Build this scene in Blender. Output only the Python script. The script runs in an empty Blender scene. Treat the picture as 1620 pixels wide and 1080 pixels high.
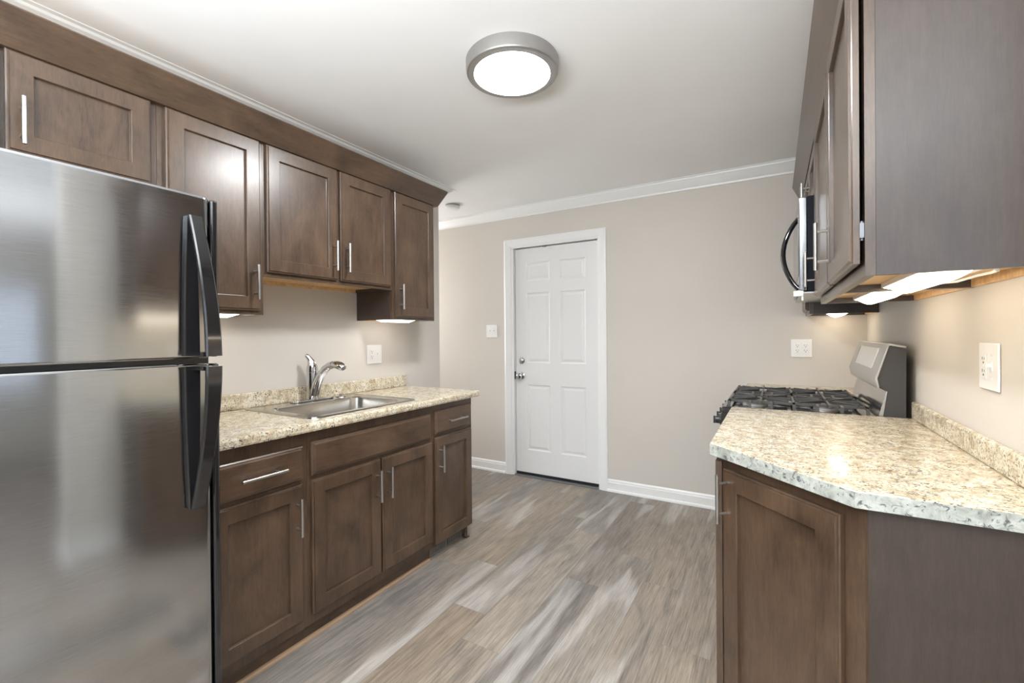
import bpy, bmesh, math, random
from mathutils import Vector, Matrix
random.seed(4)
C = bpy.context.scene
COL = C.collection

# ------------------------------------------------------------------ camera
F_PX, YAW, PITCH, ROLL, V0, CAM_Z = 709.8, 30.4324, -0.2251, 0.4856, 532.79, 1.2635
cam_d = bpy.data.cameras.new('camera')
cam = bpy.data.objects.new('camera', cam_d); COL.objects.link(cam)
cam_d.sensor_width = 36.0; cam_d.sensor_fit = 'HORIZONTAL'
cam_d.lens = F_PX * 36.0 / 1620.0
cam_d.shift_y = (V0 - 540.0) / 1620.0
cam_d.clip_start = 0.02
_a, _p, _r = map(math.radians, (YAW, PITCH, ROLL))
fw = Vector((-math.sin(_a) * math.cos(_p), math.cos(_a) * math.cos(_p), math.sin(_p)))
rt0 = Vector((math.cos(_a), math.sin(_a), 0)); up0 = rt0.cross(fw)
rt = rt0 * math.cos(_r) - up0 * math.sin(_r)
up = rt0 * math.sin(_r) + up0 * math.cos(_r)
cam.matrix_world = Matrix(((rt.x, up.x, -fw.x, 0), (rt.y, up.y, -fw.y, 0), (rt.z, up.z, -fw.z, CAM_Z), (0, 0, 0, 1)))
C.camera = cam

# ------------------------------------------------------------------ light and exposure
C.view_settings.view_transform = 'Standard'
C.view_settings.look = 'None'
C.view_settings.exposure = 0.62
C.view_settings.gamma = 1.0
C.view_settings.use_curve_mapping = False
world = bpy.data.worlds.new('world'); C.world = world; world.use_nodes = True
world.node_tree.nodes['Background'].inputs[0].default_value = (0.80, 0.88, 1.0, 1)
world.node_tree.nodes['Background'].inputs[1].default_value = 1.0

LAMP_STRENGTH = 84.0          # kitchen ceiling disc
UNDER_STRENGTH = 5.5         # under-cabinet strips

def area(name, loc, target, sx, sy, watts, col):
    d = bpy.data.lights.new(name, 'AREA'); d.shape = 'RECTANGLE'; d.size = sx; d.size_y = sy
    d.energy = watts; d.color = col
    o = bpy.data.objects.new(name, d); COL.objects.link(o); o.location = loc
    o.rotation_euler = (Vector(target) - Vector(loc)).to_track_quat('-Z', 'Y').to_euler()
    return o
area('daylight_rear_window', (0.7, -2.50, 1.45), (0.7, 0, 1.35), 3.0, 1.5, 14, (0.78, 0.89, 1.0))
area('hall_fill', (-3.90, 3.12, 1.5), (0, 3.12, 1.4), 0.6, 1.2, 14, (0.98, 0.99, 1.0))  # added fill for the hall; the end wall has no window
area('rear_ceiling_fill', (-0.35, -0.95, 1.50), (-0.35, -0.95, 2.4), 2.2, 1.3, 165, (0.92, 0.965, 1.0))  # added unseen fill behind the camera, aimed up to brighten the ceiling
area('side_room_ceiling_fill', (2.6, 1.0, 1.75), (2.6, 1.0, 2.4), 1.4, 1.4, 14, (0.96, 0.98, 1.0))  # added upward ceiling fill, set where the fridge reflects a bright blob

# ------------------------------------------------------------------ materials
def mat(name, col=(.8, .8, .8), rough=.5, metal=0.0, spec=.5, coat=0.0, coat_r=.1, emit=None, emit_s=0):
    m = bpy.data.materials.new(name); m.use_nodes = True
    b = m.node_tree.nodes['Principled BSDF']
    b.inputs['Base Color'].default_value = (*col, 1); b.inputs['Roughness'].default_value = rough
    b.inputs['Metallic'].default_value = metal; b.inputs['Specular IOR Level'].default_value = spec
    b.inputs['Coat Weight'].default_value = coat; b.inputs['Coat Roughness'].default_value = coat_r
    if emit:
        b.inputs['Emission Color'].default_value = (*emit, 1); b.inputs['Emission Strength'].default_value = emit_s
    return m
class N:
    """tiny node-graph helper"""
    def __init__(s, m): s.t = m.node_tree; s.b = s.t.nodes['Principled BSDF']
    def n(s, typ, **kw):
        x = s.t.nodes.new('ShaderNode' + typ)
        for k, v in kw.items(): setattr(x, k, v)
        return x
    def link(s, a, b): s.t.links.new(a, b)
    def coord(s, kind='Object', scale=(1, 1, 1), jitter=True):
        tc = s.n('TexCoord'); mp = s.n('Mapping'); mp.inputs['Scale'].default_value = scale
        if jitter:
            oi = s.n('ObjectInfo'); mu = s.n('VectorMath', operation='SCALE'); mu.inputs[0].default_value = (7.3, 3.1, 5.7)
            s.link(oi.outputs['Random'], mu.inputs['Scale']); ad = s.n('VectorMath', operation='ADD')
            s.link(tc.outputs[kind], ad.inputs[0]); s.link(mu.outputs[0], ad.inputs[1]); s.link(ad.outputs[0], mp.inputs[0])
        else: s.link(tc.outputs[kind], mp.inputs[0])
        return mp.outputs[0]
    def noise(s, v, scale, detail=4, rough=.55, dist=0.0):
        x = s.n('TexNoise'); x.inputs['Scale'].default_value = scale; x.inputs['Detail'].default_value = detail
        x.inputs['Roughness'].default_value = rough; x.inputs['Distortion'].default_value = dist
        s.link(v, x.inputs['Vector']); return x.outputs[0]
    def ramp(s, fac, stops):
        x = s.n('ValToRGB'); e = x.color_ramp.elements
        while len(e) < len(stops): e.new(.5)
        for k, (p, c) in enumerate(stops): e[k].position = p; e[k].color = (*c, 1) if len(c) == 3 else c
        s.link(fac, x.inputs[0]); return x.outputs[0]
    def mix(s, fac, a, b, blend='MIX'):
        x = s.n('MixRGB', blend_type=blend)
        for i, v in enumerate((fac, a, b)):
            if hasattr(v, 'links'): s.link(v, x.inputs[i])
            else: x.inputs[i].default_value = v if i == 0 else (*v, 1)
        return x.outputs[0]
    def math(s, op, a, b=None):
        x = s.n('Math', operation=op)
        for i, v in enumerate((a, b)):
            if v is None: continue
            if hasattr(v, 'links'): s.link(v, x.inputs[i])
            else: x.inputs[i].default_value = v
        return x.outputs[0]
    def bump(s, h, strength, dist=.001):
        x = s.n('Bump'); x.inputs['Strength'].default_value = strength; x.inputs['Distance'].default_value = dist
        s.link(h, x.inputs['Height']); s.link(x.outputs[0], s.b.inputs['Normal'])
    def base(s, c): s.link(c, s.b.inputs['Base Color'])

def paint(name, col, rough, bump=.08):
    m = mat(name, col, rough); g = N(m); v = g.coord('Object', jitter=False)
    n1 = g.noise(v, 1.3, 3); g.base(g.ramp(n1, [(.3, tuple(c * .97 for c in col)), (.7, tuple(min(1, c * 1.02) for c in col))]))
    g.bump(g.noise(v, 260, 2), bump, .0006); return m
WALL = paint('greige wall paint', (.620, .578, .525), .62)
CEIL = paint('white ceiling paint', (.87, .87, .865), .75)
TRIM = mat('white trim paint', (.80, .80, .79), .32)
DOORW = mat('white door paint', (.74, .74, .735), .36)
PLASTIC = mat('white plastic', (.83, .83, .82), .3)
DARKSLOT = mat('dark slot', (.05, .048, .045), .5)

def wood(name, axis, d, l, rough=.36):
    """stained maple: grain runs along axis"""
    m = mat(name, l, rough, coat=.55, coat_r=.25); g = N(m)
    st = {'z': (1, 1, .09), 'x': (.09, 1, 1), 'y': (1, .09, 1)}[axis]; st2 = {'z': (1, 1, .5), 'x': (.5, 1, 1), 'y': (1, .5, 1)}[axis]
    v = g.coord('Object', st); v2 = g.coord('Object', st2)
    grain = g.noise(v, 85, 6, .62, .3); blot = g.noise(v2, 8, 6, .62, .5); fine = g.noise(v, 420, 2, .5)
    f = g.math('ADD', g.math('MULTIPLY', grain, .30), g.math('MULTIPLY', blot, .70))
    mid = tuple((a + b) / 2 for a, b in zip(d, l))
    c = g.ramp(f, [(.33, d), (.5, mid), (.66, l)])
    c = g.mix(.18, c, g.ramp(fine, [(.35, d), (.65, l)]))
    g.base(c); g.link(g.math('ADD', g.math('MULTIPLY', blot, .12), rough - .06), g.b.inputs['Roughness'])
    g.bump(grain, .06, .0006); return m
WOOD = wood('stained maple, upright grain', 'z', (.030, .0165, .0098), (.128, .076, .044))
WOODH = wood('stained maple, level grain', 'x', (.030, .0165, .0098), (.128, .076, .044))
WOODY = wood('stained maple, grain along the run', 'y', (.026, .0145, .0088), (.108, .064, .037))
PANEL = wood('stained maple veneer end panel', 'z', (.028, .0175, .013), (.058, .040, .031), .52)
def natural():
    m = mat('natural maple', (.70, .45, .22), .4); g = N(m); v = g.coord('Object', (1, .1, 1))
    g.base(g.ramp(g.noise(v, 60, 5, .6), [(.3, (.56, .33, .14)), (.7, (.78, .54, .29))])); return m
MAPLE = natural()

def granite():
    m = mat('granite laminate', (.7, .64, .5), .22, coat=.2, coat_r=.08); g = N(m)
    v = g.coord('Object', (1, 1, 1), jitter=False)
    cloud = g.noise(v, 26, 6, .65, .6)
    base = g.ramp(cloud, [(.30, (.36, .29, .20)), (.42, (.56, .46, .32)), (.53, (.70, .62, .47)), (.70, (.81, .77, .67))])
    grey = g.noise(v, 62, 5, .65, .8)
    base = g.mix(g.ramp(grey, [(.53, (0, 0, 0)), (.64, (.85, .85, .85))]), base, (.36, .35, .29))
    sp = g.noise(v, 150, 4, .62, .5); gate = g.noise(v, 17, 3)
    spf = g.math('MULTIPLY', g.ramp(sp, [(.545, (0, 0, 0)), (.60, (1, 1, 1))]), g.ramp(gate, [(.38, (.45, .45, .45)), (.56, (1, 1, 1))]))
    base = g.mix(spf, base, (.05, .05, .052))
    br = g.noise(v, 85, 4, .6, .3); v3 = g.ramp(br, [(.61, (0, 0, 0)), (.67, (.55, .55, .55))])
    base = g.mix(v3, base, (.27, .17, .10))
    g.base(base); return m
GRANITE = granite()
def edging():  # paler clotted edge pattern; cool dim tone of its shade put into colour
    m = mat('edge laminate with cool shade tone', (.6, .6, .55), .25); g = N(m); v = g.coord('Object', jitter=False)
    base = g.ramp(g.noise(v, 30, 6, .65, .8), [(.30, (.22, .23, .20)), (.46, (.37, .385, .35)), (.62, (.52, .54, .50))])
    base = g.mix(g.ramp(g.noise(v, 70, 5, .66, 1.0), [(.55, (0, 0, 0)), (.63, (.9, .9, .9))]), base, (.085, .10, .105))
    g.base(base); return m
EDGING = edging()

def floor_mat():
    m = mat('vinyl plank floor', (.4, .35, .3), .42); g = N(m)
    tc = g.n('TexCoord'); sx = g.n('SeparateXYZ'); g.link(tc.outputs['Object'], sx.inputs[0])
    W, L = .182, 1.22
    xs = g.math('DIVIDE', g.math('ADD', sx.outputs[0], 8.05), W); row = g.math('FLOOR', xs)
    wn = g.n('TexWhiteNoise', noise_dimensions='1D'); g.link(row, wn.inputs['W'])
    ys = g.math('ADD', g.math('DIVIDE', g.math('ADD', sx.outputs[1], 9.0), L), g.math('MULTIPLY', wn.outputs['Value'], 3.7)); col = g.math('FLOOR', ys)
    cx = g.n('CombineXYZ'); g.link(row, cx.inputs[0]); g.link(col, cx.inputs[1])
    wn2 = g.n('TexWhiteNoise', noise_dimensions='2D'); g.link(cx.outputs[0], wn2.inputs['Vector'])
    off = g.n('VectorMath', operation='SCALE'); g.link(wn2.outputs['Color'], off.inputs[0]); off.inputs['Scale'].default_value = 13.0
    ad = g.n('VectorMath', operation='ADD'); g.link(tc.outputs['Object'], ad.inputs[0]); g.link(off.outputs[0], ad.inputs[1])
    def mp(sc):
        q = g.n('Mapping'); q.inputs['Scale'].default_value = sc; g.link(ad.outputs[0], q.inputs[0]); return q.outputs[0]
    grain = g.noise(mp((1, .040, 1)), 95, 8, .70, .8)
    broad = g.noise(mp((1, .22, 1)), 8, 6, .65, 1.6)
    fine = g.noise(mp((1, .03, 1)), 260, 3, .6)
    tone = g.ramp(wn2.outputs['Value'], [(0, (.175, .157, .143)), (.25, (.268, .223, .182)), (.5, (.200, .184, .172)), (.75, (.285, .246, .207)), (1, (.235, .190, .150))])
    c = g.mix(.85, tone, g.ramp(broad, [(.30, (.62, .63, .66)), (.5, (1, .98, .95)), (.70, (1.18, 1.14, 1.08))]), 'MULTIPLY')
    c = g.mix(.8, c, g.ramp(grain, [(.30, (.36, .36, .37)), (.47, (.92, .92, .92)), (.70, (1.38, 1.36, 1.33))]), 'MULTIPLY')
    # cathedral rings on some boards
    wv = g.n('TexWave', wave_type='RINGS', rings_direction='X'); wv.inputs['Scale'].default_value = 5.5; wv.inputs['Distortion'].default_value = 9; wv.inputs['Detail'].default_value = 3
    g.link(mp((1, .11, 1)), wv.inputs['Vector'])
    rg = g.noise(mp((1, .25, 1)), 4, 2)
    c = g.mix(g.math('MULTIPLY', g.ramp(rg, [(.46, (0, 0, 0)), (.60, (.6, .6, .6))]), g.ramp(wv.outputs[1], [(.55, (0, 0, 0)), (.95, (1, 1, 1))])), c, (.46, .43, .40))
    c = g.mix(.35, c, g.ramp(fine, [(.38, (.45, .45, .45)), (.62, (1.35, 1.35, 1.35))]), 'MULTIPLY')
    fx = g.math('FRACT', xs); fy = g.math('FRACT', ys)
    ex = g.math('MINIMUM', fx, g.math('SUBTRACT', 1.0, fx)); ey = g.math('MINIMUM', fy, g.math('SUBTRACT', 1.0, fy))
    seam = g.math('MAXIMUM', g.math('LESS_THAN', ex, .006), g.math('LESS_THAN', ey, .0010))
    c = g.mix(g.math('MULTIPLY', seam, .45), c, (.16, .13, .11))
    g.base(c); g.link(g.math('ADD', g.math('MULTIPLY', grain, .2), .30), g.b.inputs['Roughness'])
    g.bump(grain, .12, .0008); return m
FLOOR = floor_mat()

def brushed(name, col, rough, axis=(1, .02, 1)):
    m = mat(name, col, rough, 1.0); g = N(m); v = g.coord('Object', axis, jitter=False)
    g.b.inputs['Anisotropic'].default_value = .60; g.b.inputs['Anisotropic Rotation'].default_value = .25; tg = g.n('Tangent', direction_type='RADIAL', axis='Z'); g.link(tg.outputs[0], g.b.inputs['Tangent'])
    n1 = g.noise(v, 900, 2, .5); g.link(g.math('ADD', g.math('MULTIPLY', n1, .10), rough - .05), g.b.inputs['Roughness'])
    g.base(g.ramp(n1, [(.3, tuple(c * .93 for c in col)), (.7, tuple(c * 1.05 for c in col))])); return m
STEEL = brushed('brushed stainless', (.44, .455, .475), .12, (.02, .02, 1))
SINKST = mat('sink stainless', (.62, .60, .57), .24, 1.0)
NICKEL = mat('satin nickel', (.50, .49, .475), .32, 1.0)
RIMNI = mat('brushed nickel lamp rim', (.40, .39, .375), .42, .8)
CHROME = mat('chrome', (.62, .62, .63), .07, 1.0)
BLACK = mat('black plastic', (.016, .016, .017), .28)
BLACKG = mat('gloss black enamel', (.012, .012, .013), .10, coat=.5, coat_r=.05)
IRON = mat('cast iron', (.060, .058, .056), .38)
def pebbled():
    m = mat('pebbled dark grey panel', (.045, .044, .044), .45); g = N(m)
    g.bump(g.noise(g.coord('Object'), 420, 3), .5, .001); return m
PEBBLE = pebbled()
SILVER = mat('silver painted console', (.50, .495, .48), .34, .75)
GLASSY = mat('pale display glass', (.62, .62, .60), .12, 0, .6)
NAVY = mat('dark microwave case', (.008, .009, .015), .6, 0, .2)
LAMP = mat('lit lamp diffuser', (.9, .9, .88), .4, emit=(.975, .99, 1.0), emit_s=LAMP_STRENGTH)
STRIP = mat('lit under cabinet diffuser', (.9, .88, .82), .4, emit=(1.0, .86, .66), emit_s=UNDER_STRENGTH)
STRIPL = mat('lit white under cabinet diffuser', (.9, .9, .88), .4, emit=(1.0, .95, .88), emit_s=4.5)
CLEAR = mat('frosted clear plastic', (.88, .88, .86), .25)
GLASS = mat('window glass', (1, 1, 1), .0); GLASS.node_tree.nodes['Principled BSDF'].inputs['Transmission Weight'].default_value = 1.0
GLASS.node_tree.nodes['Principled BSDF'].inputs['IOR'].default_value = 1.45
RUBBER = mat('grey threshold', (.22, .23, .25), .4, .6)
WHITEMETAL = mat('bare shoe strip edge', (.36, .24, .15), .35)

# ------------------------------------------------------------------ mesh helpers
class MB:
    def __init__(s): s.v = []; s.f = []; s.smooth = set()
    def add(s, vs, fs, smooth=False):
        k = len(s.v); s.v += [tuple(x) for x in vs]
        for f in fs:
            if smooth: s.smooth.add(len(s.f))
            s.f.append(tuple(k + i for i in f))
        return s
    def box(s, x0, y0, z0, x1, y1, z1):
        x0, x1 = sorted((x0, x1)); y0, y1 = sorted((y0, y1)); z0, z1 = sorted((z0, z1))
        return s.add([(x0, y0, z0), (x1, y0, z0), (x1, y1, z0), (x0, y1, z0), (x0, y0, z1), (x1, y0, z1), (x1, y1, z1), (x0, y1, z1)],
                     [(0, 3, 2, 1), (4, 5, 6, 7), (0, 1, 5, 4), (1, 2, 6, 5), (2, 3, 7, 6), (3, 0, 4, 7)])
    def prism(s, poly, z0, z1):
        """poly in xy, counter-clockwise"""
        n = len(poly)
        return s.add([(x, y, z0) for x, y in poly] + [(x, y, z1) for x, y in poly],
                     [tuple(range(n - 1, -1, -1)), tuple(range(n, 2 * n))] + [(i, (i + 1) % n, n + (i + 1) % n, n + i) for i in range(n)])
    def prism_y(s, poly, y0, y1):
        """poly in xz, extruded along y"""
        n = len(poly)
        return s.add([(x, y0, z) for x, z in poly] + [(x, y1, z) for x, z in poly],
                     [tuple(range(n)), tuple(range(2 * n - 1, n - 1, -1))] + [(i, n + i, n + (i + 1) % n, (i + 1) % n) for i in range(n)])
    def ring(s, pts_list, close_ends=True, smooth=True, loop=False):
        """skin a list of rings (each same count)"""
        n = len(pts_list[0]); vs = [p for r in pts_list for p in r]; fs = []; m = len(pts_list)
        for j in range(m if loop else m - 1):
            for i in range(n):
                a = j * n + i; b = j * n + (i + 1) % n; k = ((j + 1) % m) * n
                fs.append((a, b, k + (i + 1) % n, k + i))
        if smooth is not None: s.add(vs, fs, smooth)
        if close_ends and not loop:
            k = len(s.v) - len(vs)
            s.f.append(tuple(k + i for i in range(n - 1, -1, -1))); s.f.append(tuple(k + (m - 1) * n + i for i in range(n)))
        return s
    def tube(s, pts, rad, seg=12, cap=True, squash=None):
        pts = [Vector(p) for p in pts]; rings = []; nrm = None
        for i, p in enumerate(pts):
            t = (pts[min(i + 1, len(pts) - 1)] - pts[max(i - 1, 0)]).normalized()
            if nrm is None:
                nrm = t.cross(Vector((0, 0, 1)));
                if nrm.length < 1e-4: nrm = t.cross(Vector((1, 0, 0)))
                nrm.normalize()
            else: nrm = (nrm - t * nrm.dot(t)).normalized()
            bi = t.cross(nrm); r = rad[i] if isinstance(rad, (list, tuple)) else rad
            q = squash or (1, 1)
            rings.append([p + nrm * (math.cos(a) * r * q[0]) + bi * (math.sin(a) * r * q[1]) for a in [2 * math.pi * k / seg for k in range(seg)]])
        return s.ring(rings, cap)
    def cyl(s, a, b, r, seg=16): return s.tube([a, b], r, seg)
    def lathe(s, prof, o=(0, 0, 0), axis='z', seg=40, cap=True):
        rings = []
        for r, h in prof:
            ring = []
            for k in range(seg):
                a = 2 * math.pi * k / seg; c, d = r * math.cos(a), r * math.sin(a)
                p = {'z': (c, d, h), 'y': (c, h, -d), 'x': (h, c, d)}[axis]
                ring.append((o[0] + p[0], o[1] + p[1], o[2] + p[2]))
            rings.append(ring)
        return s.ring(rings, cap)
    def sweep(s, path, prof, smooth=False):
        """profile (out, z) swept along an xy path, out = right-hand side, mitred"""
        n = len(path); rings = []
        for i, p in enumerate(path):
            p = Vector(p); ns = []
            if i > 0: d = (p - Vector(path[i - 1])).normalized(); ns.append(Vector((d.y, -d.x)))
            if i < n - 1: d = (Vector(path[i + 1]) - p).normalized(); ns.append(Vector((d.y, -d.x)))
            m = ns[0] if len(ns) == 1 else (ns[0] + ns[1]) / (1 + ns[0].dot(ns[1]))
            rings.append([(p.x + m.x * o, p.y + m.y * o, z) for o, z in prof])
        return s.ring(rings, True, smooth)

def obj(name, mb, m, parent=None, bevel=0, seg=2, loc=None, autosmooth=True):
    me = bpy.data.meshes.new(name); me.from_pydata([tuple(v) for v in mb.v], [], mb.f)
    bm = bmesh.new(); bm.from_mesh(me); bmesh.ops.recalc_face_normals(bm, faces=bm.faces); bm.to_mesh(me); bm.free()
    me.materials.append(m)
    for i, p in enumerate(me.polygons): p.use_smooth = (i in mb.smooth)
    o = bpy.data.objects.new(name, me); COL.objects.link(o)
    if parent: o.parent = parent
    if loc: o.location = loc
    if bevel:
        b = o.modifiers.new('bevel', 'BEVEL'); b.width = bevel; b.segments = seg; b.limit_method = 'ANGLE'; b.angle_limit = math.radians(40)
        b.harden_normals = False
        for p in me.polygons: p.use_smooth = True
    if autosmooth and (bevel or mb.smooth):
        w = o.modifiers.new('wn', 'WEIGHTED_NORMAL'); w.keep_sharp = True
        for e in me.edges: pass
        sharp_by_angle(me, 35)
    return o
def sharp_by_angle(me, deg):
    bm = bmesh.new(); bm.from_mesh(me); lim = math.radians(deg)
    for e in bm.edges:
        e.smooth = not (len(e.link_faces) != 2 or e.calc_face_angle(0) > lim)
    bm.to_mesh(me); bm.free()
def tag(o, label, cat, group=None):
    o['label'] = label; o['category'] = cat
    if group: o['group'] = group
    return o
def thing(name, label, cat, loc=(0, 0, 0), rotz=0, group=None):
    o = bpy.data.objects.new(name, None); COL.objects.link(o); o.empty_display_size = .1
    o.location = loc; o.rotation_euler = (0, 0, rotz); return tag(o, label, cat, group)
def struct(name, mb, m, parent=None, bevel=0):
    o = obj(name, mb, m, parent, bevel)
    if not parent: o['kind'] = 'structure'
    return o

# ------------------------------------------------------------------ room dimensions
XL, XR, YB, ZC = -2.263, 0.490, 3.515, 2.400        # left wall, right wall, back wall, ceiling
YLE, YRE = 2.735, 0.930                             # where the left wall ends, where the right wall begins
XH, XS, YR = -4.0, 4.2, -2.6                        # hall end, side room wall, rear wall
DX0, DX1, DZ = -2.062, -1.243, 2.050                # door opening

struct('floor', MB().box(XH - .2, YR - .2, -.08, XS + .2, YB + .3, 0), FLOOR)
struct('ceiling', MB().box(XH - .2, YR - .2, ZC, XS + .2, YB + .3, ZC + .1), CEIL)
struct('wall_left', MB().box(XL - .12, YR, 0, XL, YLE, ZC).box(XH, YLE - .12, 0, XL - .12, YLE, ZC), WALL)
struct('wall_back', MB().box(XH - .1, YB, 0, DX0 - .02, YB + .14, ZC).box(DX1 + .02, YB, 0, XS + .1, YB + .14, ZC).box(DX0 - .02, YB, DZ + .02, DX1 + .02, YB + .14, ZC)
       .box(DX0 - .1, YB + .14, 0, DX1 + .1, YB + .16, DZ + .1), WALL)
struct('wall_right', MB().box(XR, YRE, 0, XR + .12, YB, ZC), WALL)
struct('wall_hall', MB().box(XH - .1, YLE - .12, 0, XH, YB, ZC), WALL)
def wall_with_window(name, axis, c0, c1, a0, a1, w0, w1, z0, z1):
    m = MB()
    def b(p, q, zz0, zz1):
        if axis == 'y': m.box(p, c0, zz0, q, c1, zz1)
        else: m.box(c0, p, zz0, c1, q, zz1)
    b(a0, w0, 0, ZC); b(w1, a1, 0, ZC); b(w0, w1, 0, z0); b(w0, w1, z1, ZC)
    struct(name, m, WALL)
wall_with_window('wall_rear', 'y', YR - .12, YR, XL, XS, -.8, 2.2, .7, 2.2)
wall_with_window('wall_side', 'x', XS, XS + .12, YR, YB, .8, 1.7, .75, 1.85)
def window(name, axis, c, w0, w1, z0, z1, s):
    fr = MB(); gl = MB(); t = .05
    def b(mb, p, q, za, zb, d0, d1):
        if axis == 'y': mb.box(p, c + d0 * s, za, q, c + d1 * s, zb)
        else: mb.box(c + d0 * s, p, za, c + d1 * s, q, zb)
    zm = (z0 + z1) / 2
    for za, zb in ((z0, z0 + t), (z1 - t, z1), (zm - .02, zm + .02)): b(fr, w0 + t, w1 - t, za, zb, .02, .08)
    for p, q in ((w0, w0 + t), (w1 - t, w1)): b(fr, p, q, z0, z1, .02, .08)
    fr_o = struct(name, fr, TRIM, None, .003)
    b(gl, w0 + t, w1 - t, z0 + t, z1 - t, .048, .052)
    obj('pane', gl, GLASS, fr_o)
window('window_1', 'y', YR, -.8, 2.2, .7, 2.2, -1)
window('window_2', 'x', XS, .8, 1.7, .75, 1.85, 1)

# crown moulding at the ceiling, baseboards
crown = [(0, ZC - .080), (.010, ZC - .080), (.013, ZC - .068), (.022, ZC - .060), (.040, ZC - .040), (.055, ZC - .022), (.062, ZC - .016), (.064, ZC - .006), (.075, ZC - .004), (.075, ZC), (0, ZC)]
struct('trim_1', MB().sweep([(XL, YR), (XL, YLE - .045), (XH, YLE - .045)], [(o * 1.55, z) for o, z in crown]), TRIM)
struct('trim_2', MB().sweep([(XH, YB), (XR, YB), (XR, YRE), (XR + .12, YRE), (XR + .12, YB)], crown), TRIM)
basep = [(0, 0), (.022, 0), (.022, .010), (.019, .018), (.013, .021), (.013, .072), (.010, .080), (.010, .088), (.004, .098), (0, .098)]
struct('baseboard_back', MB().sweep([(XH, YB), (DX0 - .075, YB)], basep).sweep([(DX1 + .065, YB), (-.125, YB)], basep), TRIM)
struct('baseboard_right', MB().sweep([(XR, 1.245), (XR, YRE), (XR + .12, YRE), (XR + .12, YB)], basep), TRIM)
struct('baseboard_left', MB().sweep([(XL, 2.36), (XL, YLE), (XH, YLE)], basep), TRIM)

# ------------------------------------------------------------------ back door
casing = [(-.002, 0), (.0, .010), (.012, .014), (.035, .017), (.055, .019), (.066, .016), (.066, 0)]
def casing_mb():
    m = MB(); y = YB
    ca = [(-.002, 0), (-.002, .010), (.010, .014), (.034, .017), (.052, .019), (.066, .014), (.066, 0)]
    # left leg, right leg, head (mitred): profile (away from the opening, depth into the room)
    x0, x1, zt = DX0 - .008, DX1 + .003, DZ + .010
    L = [[(x0 - o, y - d, 0) for o, d in ca], [(x0 - o, y - d, zt + o) for o, d in ca], [(x1 + o, y - d, zt + o) for o, d in ca], [(x1 + o, y - d, 0) for o, d in ca]]
    return m.ring(L, True, False)
struct('trim_3', casing_mb(), TRIM)
jb = MB().box(DX0 - .02, YB - .006, 0, DX0 + .018, YB + .10, DZ).box(DX1 - .006, YB - .006, 0, DX1 + .02, YB + .10, DZ).box(DX0 - .02, YB - .006, DZ - .004, DX1 + .02, YB + .10, DZ + .02)
struct('trim_4', jb, TRIM)
door = bpy.data.objects.new('door_1', None); COL.objects.link(door); door.location = (DX0 + .024, YB + .024, .030); door['kind'] = 'structure'
DW, DH = DX1 - .010 - (DX0 + .024), 2.008
def slab_mb():
    m = MB(); rec = .006
    m.box(0, rec + .003, 0, DW, .04, DH)
    cols = [(.112, .112 + .232), (DW - .112 - .232, DW - .112)]
    rows = [(.205, .790), (.985, 1.610), (1.715, 1.880)]
    xs = [0, cols[0][0], cols[0][1], cols[1][0], cols[1][1], DW]
    for i in (0, 2, 4): m.box(xs[i], 0, 0, xs[i + 1], rec + .001, DH)
    zs = [0] + [z for r in rows for z in r] + [DH]
    for (a, b) in cols:
        for k in range(0, 8, 2): m.box(a, 0, zs[k], b, rec + .001, zs[k + 1])
        for (z0, z1) in rows:
            # ogee slope at the opening edge, then the raised field
            def rect(i, y): return [(a + i, y, z0 + i), (b - i, y, z0 + i), (b - i, y, z1 - i), (a + i, y, z1 - i)]
            rr = [rect(0, 0), rect(.010, rec), rect(.020, rec), rect(.036, .002), rect(.040, .002)]
            m.ring(rr, False, False); k = len(m.v); m.v += rr[-1]; m.f.append((k, k + 1, k + 2, k + 3))
    return m
obj('slab', slab_mb(), DOORW, door)
kn = obj('door_knob', MB().lathe([(.001, 0), (.030, 0), (.031, -.004), (.026, -.009), (.013, -.012), (.011, -.030), (.018, -.036), (.027, -.046), (.029, -.056), (.024, -.066), (.012, -.071), (.001, -.072)], (.062, 0, .868), 'y', 32), CHROME, door)
db = obj('deadbolt', MB().lathe([(.001, 0), (.030, 0), (.031, -.005), (.026, -.013), (.019, -.016), (.001, -.016)], (.060, 0, 1.003), 'y', 32).box(.056, -.034, .985, .064, -.015, 1.021), CHROME, door)
obj('strike_plate', MB().box(-.012, -.020, .835, -.002, -.001, .905), BLACK, door)
obj('closer_bracket', MB().box(DW * .36, -.012, DH - .004, DW * .36 + .030, .002, DH + .012), RUBBER, door)
obj('bottom_sweep', MB().box(.0, -.004, -.024, DW, .03, .002), BLACK, door)
struct('trim_5', MB().box(DX0 + .018, YB - .018, 0, DX1 - .006, YB + .09, .008).prism_y([(0, 0), (0, 0), (0, 0)], 0, 0) if False else MB().box(DX0 + .018, YB - .016, 0, DX1 - .006, YB + .09, .010), RUBBER, None, .003)

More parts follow.
